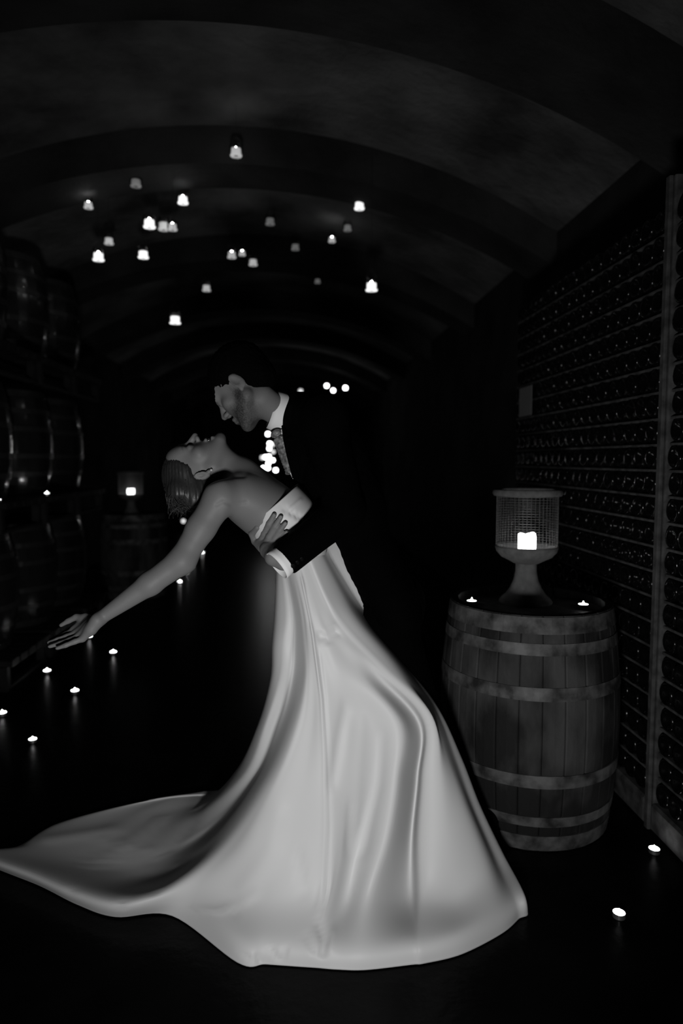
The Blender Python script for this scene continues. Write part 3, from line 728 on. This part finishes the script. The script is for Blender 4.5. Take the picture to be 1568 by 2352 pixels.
sk([(735, 1462), (752, 1466), (772, 1452)], 7, -.011)
sk([(752, 1450), (768, 1440)], 8, .003)
sk([(700, 1360), (712, 1430)], 4, -.003); sk([(760, 1275), (800, 1340), (838, 1400)], 4, -.004)
sk([(230, 1985), (290, 1940), (370, 1880)], 9, .006); sk([(230, 1925), (295, 1945), (345, 1955)], 4, .004); sk([(100, 1930), (200, 1915), (260, 1905)], 12, .005)
sk([(400, 1945), (440, 1890), (470, 1830)], 10, -.006); sk([(375, 1970), (400, 1990)], 6, .005)
for q in ((275, 2085, 285, 2068), (355, 2058, 362, 2044), (155, 2050, 170, 2042), (620, 2178, 640, 2205), (655, 2178, 648, 2205), (560, 2190, 575, 2206), (590, 2195, 596, 2210)): sk([q[:2], q[2:]], 4, -.005)
sk([(450, 2090), (500, 2092), (545, 2080), (590, 2050)], 6, .006); sk([(540, 2100), (545, 2080)], 5, -.005); sk([(440, 2094), (480, 2098)], 4, -.004)
sk([(730, 2120), (745, 2160), (740, 2190)], 9, -.009); sk([(765, 2140), (760, 2180)], 8, .005); sk([(700, 2150), (720, 2185)], 6, -.004)
sk([(795, 1625), (780, 1700), (765, 1800)], 13, -.010); sk([(872, 1690), (862, 1800), (830, 1950)], 15, -.010); sk([(805, 1850), (800, 1950)], 10, -.006); sk([(835, 1650), (822, 1800), (815, 1900)], 12, .005)
sk([(685, 1960), (700, 2060)], 6, -.005); sk([(640, 1870), (620, 1960), (560, 2040)], 22, .006)
gown = bpy.data.objects.new('gown', None); COL.objects.link(gown); gown.parent = bride
gown.matrix_parent_inverse = Matrix.Translation(-BL)
V[:, 2] = np.maximum(V[:, 2], .0035)
skirt = np_mesh('skirt', V, Q, M['satin'], gown)
sm = skirt.modifiers.new('thickness', 'SOLIDIFY'); sm.thickness = .003; sm.offset = -1
# bodice
rings = [((571, 1209), (682, 1113), .134), ((578, 1224), (704, 1136), .14), ((588, 1243), (716, 1153), .138), ((604, 1268), (728, 1178), .126), ((624, 1293), (748, 1207), .116), ((647, 1316), (750, 1246), .102), ((664, 1334), (745, 1280), .088)]
NB = 72; Vb = []
RG = []
for (bk, fr_, by) in rings:
    a, c = P(*bk, YC), P(*fr_, YC); m = (a+c)/2; e = (c-a)/2
    RG.append([tuple(m+e*(np.sign(math.cos(t))*abs(math.cos(t))**.92)+Vector((0, -by*math.sin(t), 0))) for t in np.arange(NB)*2*math.pi/NB])
RG = np.array(RG); RG = np.array([catmull(RG[:, k], 8, False) for k in range(NB)])
Vb = RG.transpose(1, 0, 2).reshape(-1, 3); nl = RG.shape[1]
ii, jj = np.meshgrid(np.arange(nl-1), np.arange(NB), indexing='ij'); j2 = (jj+1) % NB
Qb = np.stack([ii*NB+jj, ii*NB+j2, (ii+1)*NB+j2, (ii+1)*NB+jj], -1).reshape(-1, 4)
Nb = vnormals(Vb, Qb)
if ((Vb-Vb.mean(0))*Nb).sum() < 0: Qb = Qb[:, ::-1]; Nb = -Nb
pxb = project(Vb); nb_ = (Nb[:, 1] < 0)*np.clip(np.repeat(np.arange(nl), NB)/8, 0, 1)**1.5
for poly, w_, a in (([(611, 1143), (640, 1163), (690, 1192)], 3, -.004), ([(606, 1150), (635, 1170), (680, 1200)], 4, .003), ([(650, 1165), (670, 1178), (690, 1188)], 2.5, -.003),
                    ([(585, 1182), (610, 1176), (640, 1176)], 3, -.004), ([(588, 1185), (605, 1200)], 2.5, -.003), ([(664, 1172), (688, 1150)], 3, .003), ([(620, 1128), (650, 1118), (680, 1125)], 6, .004)):
    Vb = crease(Vb, Nb, pxb, poly, w_, a*1.5, nb_)
bod = np_mesh('bodice', Vb, Qb, M['satin'], gown)
sm = bod.modifiers.new('thickness', 'SOLIDIFY'); sm.thickness = .004; sm.offset = 1

# ------------------------------------------------------------------ the groom
groom = thing('person', 'bearded man in a black suit leaning over the woman, hand on her ribs', 'person', F(1060, 1990, 0))
gh = Frame(P(562, 889, 2.265), (-.672, .218, -.707), (-.672, .218, .707), 1.07)
lo = P(480, 1400, 2.3); hi = P(960, 830, 2.4)
fg = Field((P(490, 1000, 2.2).x, 1.9, 1.0), (P(860, 900, 2.4).x, 2.75, 1.80), .0034)
head(fg, gh, True)
nb0 = P(672, 967, 2.315)
fg.cone(gh(0, -.012, -.06), nb0, .048, .040, .012)
fg.cone(gh(0, .012, -.07), P(632, 962, 2.30), .026, .022, .014)
ls, le, lw = P(742, 962, 2.13), P(792, 1174, 2.09), P(650, 1288, 2.015)
rs, re, rw = P(705, 985, 2.52), P(715, 1190, 2.56), P(640, 1262, 2.40)
fg.cone(P(735, 1010, 2.32), P(800, 1180, 2.3), .1, .1, .05); fg.cone(nb0, P(735, 1010, 2.32), .036, .075, .004)                        # chest inside the jacket
fg.cone(P(735, 1010, 2.3), ls, .06, .05, .03); fg.cone(ls, le, .045, .04, .02); fg.cone(le, lw, .04, .027, .02)
fg.cone(P(735, 1010, 2.34), rs, .06, .05, .03); fg.cone(rs, re, .045, .04, .02); fg.cone(re, rw, .04, .026, .02)
# right hand on her ribs
hand = P(615, 1264, 2.075)
mw = P(627, 1281, 2.02); fg.cone(lw, mw, .027, .022, .01); fg.cone(mw, hand, .022, .024, .012)
kn = [P(599, 1243, 2.125), P(610, 1249, 2.105), P(622, 1251, 2.085), P(633, 1256, 2.07)]
for q in kn: fg.cone(hand, q, .0185, .0125, .01)
fr4 = [((607, 1225, 2.098), (618, 1203, 2.072), (630, 1182, 2.062)), ((618, 1233, 2.08), (632, 1208, 2.062), (645, 1187, 2.056)),
       ((632, 1236, 2.072), (643, 1217, 2.06), (655, 1202, 2.056)), ((642, 1244, 2.07), (651, 1232, 2.062), (658, 1223, 2.06))]
for q, fl in zip(kn, fr4): fg.chain([q]+[P(*a) for a in fl], (.0118, .0105, .0098, .0078), .004)
fg.chain([P(604, 1258, 2.11), P(586, 1243, 2.15), P(579, 1226, 2.135), P(591, 1211, 2.098)], (.018, .0125, .0115, .0092), .008)
# other hand, spread on the far side of her back
rh = P(622, 1240, 2.36); fg.cone(rw, rh, .025, .022, .012)
for k in range(4):
    q = P(606+6*k, 1206+7*k, 2.365); fg.cone(rh, q, .018, .0115, .01)
    fg.chain([q, P(612+7*k, 1180+9*k, 2.365), P(620+7*k, 1160+10*k, 2.36)], (.011, .0095, .0078), .004)
V, Q = fg.extract(2); L = gh.local(V)
bd = np.clip(1.5*mark_local(L, (0, .07, -.075), (.06, .05, .035))+.9*mark_local(L, (-.05, .035, -.05), (.03, .045, .03))+.9*mark_local(L, (.05, .035, -.05), (.03, .045, .03))+1.0*mark_local(L, (-.066, .016, -.02), (.025, .016, .032))+.8*mark_local(L, (0, .1, -.038), (.022, .012, .006)), 0, 1)
rn = RNG.random(len(V)); mk = bd*(.55+.4*rn)
lips = mark_local(L, (0, .098, -.056), (.02, .012, .01)); mk = mk*(1-lips)*np.clip(1-1.2*mark_local(L, (0, .112, -.012), (.015, .016, .014)), 0, 1)
for sx in (-1, 1):
    mk = np.maximum(mk, .9*mark_local(L, (sx*.034, .09, .034), (.018, .015, .005))); mk = np.maximum(mk, .8*mark_local(L, (sx*.031, .093, .006), (.014, .012, .0035)))
part(np_mesh('body', V, Q, M['groom_skin'], None, {'mark': mk}), groom); fg = None
# nails
b = MB()
for fl in fr4:
    a, c = P(*fl[1]), P(*fl[2]); d = (c-a).normalized(); up_ = (Vector((0, -1, 0))-d*Vector((0, -1, 0)).dot(d)).normalized()
    R = Matrix((d.cross(up_), d, up_)).transposed(); b.box(c+up_*.0072, (.0085, .010, .0014), R=R, bev=.0005)
part(b.build('fingernails', M['skin']), groom)
# hair
fh = Field(np.array(gh.o)-.19, np.array(gh.o)+.19, .004)
fh.ell(gh(0, -.016, .052), (.085, .105, .09), np.array(gh.R), .01)
fh.ell(gh(0, -.06, -.005), (.07, .05, .06), np.array(gh.R), .03)
fh.ell(gh(0, .09, -.04), (.1, .085, .09), np.array(gh.R), .015, 's')
for sx in (-1, 1): fh.ell(gh(sx*.088, -.006, -.01), (.032, .034, .045), np.array(gh.R), .01, 's')
V, Q = fh.extract(1); N = vnormals(V, Q); Lh = gh.local(V)*95
V = V+N*(.0026*(np.sin(Lh[:, 0]*2.1+1.3*np.sin(Lh[:, 1]*1.7))*np.sin(Lh[:, 1]*2.3+np.sin(Lh[:, 2]*2))*np.sin(Lh[:, 2]*1.9+1)))[:, None]
part(np_mesh('hair', V, Q, M['dark_hair']), groom)
# jacket
fj = Field((P(600, 1300, 2.0).x, 1.88, .88), (P(1010, 1200, 2.4).x, 2.8, 1.72), .006)
tx = (P(880, 1370, 2.3)-P(730, 985, 2.3)).normalized(); Rj = Matrix((tx.cross(Ry), Ry, tx)).transposed()
cut = [(P(646, 944, 2.33), (P(560, 915, 2.33)-P(650, 945, 2.33)).normalized())]
for px_, py_, rp, ry, ra, yc in ((722, 985, .095, .20, .10, 2.325), (758, 1050, .128, .205, .15, 2.32), (795, 1150, .128, .19, .17, 2.31), (842, 1270, .098, .178, .15, 2.30), (885, 1350, .09, .185, .12, 2.29)):
    fj.ell(P(px_, py_, yc), (rp, ry, ra), Rj, .05)
fj.cone(P(640, 943, 2.32), P(722, 968, 2.33), .070, .096, .02, planes=cut)
fj.cone(P(705, 962, 2.27), ls, .08, .078, .03); fj.cone(P(705, 965, 2.42), rs, .08, .072, .03)
# flared hem
hem = (P(880, 1412, 2.3), (0, 0, -1))
fj.ell(P(900, 1390, 2.28), (.088, .185, .14), Rj, .03)
fj.ell(P(905, 1480, 2.28), (.3, .4, .085), None, .002, 's')
cf = P(643, 1294, 2.0); dl = (cf-le).normalized(); cp = [(cf-dl*.012, dl)]
fj.cone(ls, le, .066, .060, .03); fj.cone(le, cf, .060, .049, .02, planes=cp)
dr = (rw-re).normalized(); rc = rw-dr*.02
fj.cone(rs, re, .066, .058, .03); fj.cone(re, rc, .056, .044, .02, planes=[(rc, dr)])
V, Q = fj.extract(2); N = vnormals(V, Q)
V = V+N*((.0012)*np.sin(V[:, 0]*60+20*np.sin(V[:, 2]*9))*np.sin(V[:, 2]*45+3*np.sin(V[:, 1]*30)))[:, None]
part(np_mesh('jacket', V, Q, M['wool']), groom)
# sleeve buttons
b = MB()
for k in range(3):
    c = cf-dl*(.035+.016*k)+Vector((.012, -.046, -.022)); b.lathe([(0, -.003), (.007, -.003), (.007, .002), (.004, .003), (0, .003)], 10, c=c, R=rot_to((0.2, -1, -.3)))
part(b.build('sleeve_buttons', M['leather']), groom)
# lapel
b = MB(); e = [P(646, 978, 2.25), P(650, 1010, 2.19), P(658, 1048, 2.18), P(671, 1098, 2.175)]
e2 = [P(672, 960, 2.22), P(690, 1000, 2.17), P(705, 1050, 2.14), P(690, 1110, 2.17)]
v = [tuple(p) for p in e]+[tuple(p) for p in e2]+[tuple(p+Vector((.006, .006, 0))) for p in e]+[tuple(p+Vector((.006, .006, 0))) for p in e2]
fc = []
for i in range(3): fc += [(i, i+1, 5+i, 4+i), (8+i, 12+i, 13+i, 9+i), (i, 8+i, 9+i, i+1), (4+i, 5+i, 13+i, 12+i)]
part(b.add(v, fc).build('lapel', M['wool']), groom)
# trousers
ft = Field((P(820, 1500, 2.4).x, 2.0, .03), (P(1250, 1900, 2.45).x, 2.75, 1.12), .007)
ft.ell(P(890, 1385, 2.33), (.13, .16, .13), Rj, .05)
for hip, knee, ank in (((888, 1410, 2.25), (985, 1690, 2.38), (1116, 1965, 2.40)), ((905, 1400, 2.42), (985, 1680, 2.47), (1035, 1925, 2.50))):
    ft.cone(P(*hip), P(*knee), .092, .068, .04); ft.cone(P(*knee), P(*ank), .068, .056, .03)
V, Q = ft.extract(2); part(np_mesh('trousers', V, Q, M['wool']), groom)
for ank in ((1116, 1965, 2.40), (1035, 1925, 2.50)):
    a = P(*ank); fs_ = Field((a.x-.3, a.y-.12, -.005), (a.x+.12, a.y+.12, .2), .006)
    fs_.cone((a.x, a.y, .09), (a.x, a.y, .05), .045, .042, .02); fs_.cone((a.x+.02, a.y, .04), (a.x-.2, a.y-.02, .033), .038, .034, .02, planes=[((0, 0, .006), (0, 0, -1))])
    V, Q = fs_.extract(1); part(np_mesh('shoe', V, Q, M['leather']), groom)
# shirt collar, cuffs, tie
ca_ = P(637, 945, 2.297); cn = (P(551, 915, 2.282)-ca_).normalized()
Rc = rot_to(cn)
b = MB().lathe([(.066, -.03), (.0665, -.012), (.066, .004), (.0645, .018), (.062, .018), (.063, .0), (.063, -.03), (.066, -.03)], 40, c=ca_, R=Rc)
part(b.build('shirt_collar', M['shirt'], None, True), groom)
b = MB(); sl_ = [P(632, 990, 2.25), P(641, 1022, 2.238), P(652, 1058, 2.222), P(672, 1100, 2.21)]; sr = [P(652, 985, 2.24), P(658, 1018, 2.225), P(666, 1055, 2.21), P(680, 1098, 2.2)]
v = [tuple(p) for p in sl_]+[tuple(p) for p in sr]+[tuple(p+Vector((.003, .05, 0))) for p in sl_]+[tuple(p+Vector((.003, .05, 0))) for p in sr]; fc = []
for i in range(3): fc += [(i, i+1, 5+i, 4+i), (8+i, 12+i, 13+i, 9+i), (i, 8+i, 9+i, i+1), (4+i, 5+i, 13+i, 12+i)]
part(b.add(v, fc).build('shirt_front', M['shirt']), groom)
Rcuf = rot_to(dl)
b = MB().lathe([(.043, -.03), (.0465, .0), (.0465, .013), (.0440, .013), (.0435, .0), (.040, -.03), (.043, -.03)], 36, c=cf, R=Rcuf)
part(b.build('shirt_cuff', M['shirt'], None, True), groom)
b = MB().lathe([(.033, -.03), (.0355, .0), (.0355, .014), (.033, .014), (.032, -.03), (.033, -.03)], 36, c=rw-dr*.012, R=rot_to(dr))
part(b.build('shirt_cuff', M['shirt'], None, True), groom)
ftie = Field(np.array(P(655, 1110, 2.2))-np.array((.12, .12, .02)), np.array(P(640, 985, 2.25))+np.array((.12, .12, .03)), .0025)
tp = [P(634, 996, 2.248), P(639, 1008, 2.24), P(648, 1032, 2.235), P(657, 1056, 2.23), P(668, 1082, 2.225)]
td = (tp[4]-tp[1]).normalized(); Rtie = np.array(rot_to(td))
ftie.ell(tp[0], (.0165, .022, .013), Rtie, .004)
for k in range(4):
    for q in (0, .25, .5, .75): ftie.ell(tp[k+1].lerp(tp[min(k+2, 4)], q), (.0105+.0012*k, .024, .008), Rtie, .003)
V, Q = ftie.extract(1); part(np_mesh('tie', V, Q, M['tie']), groom)
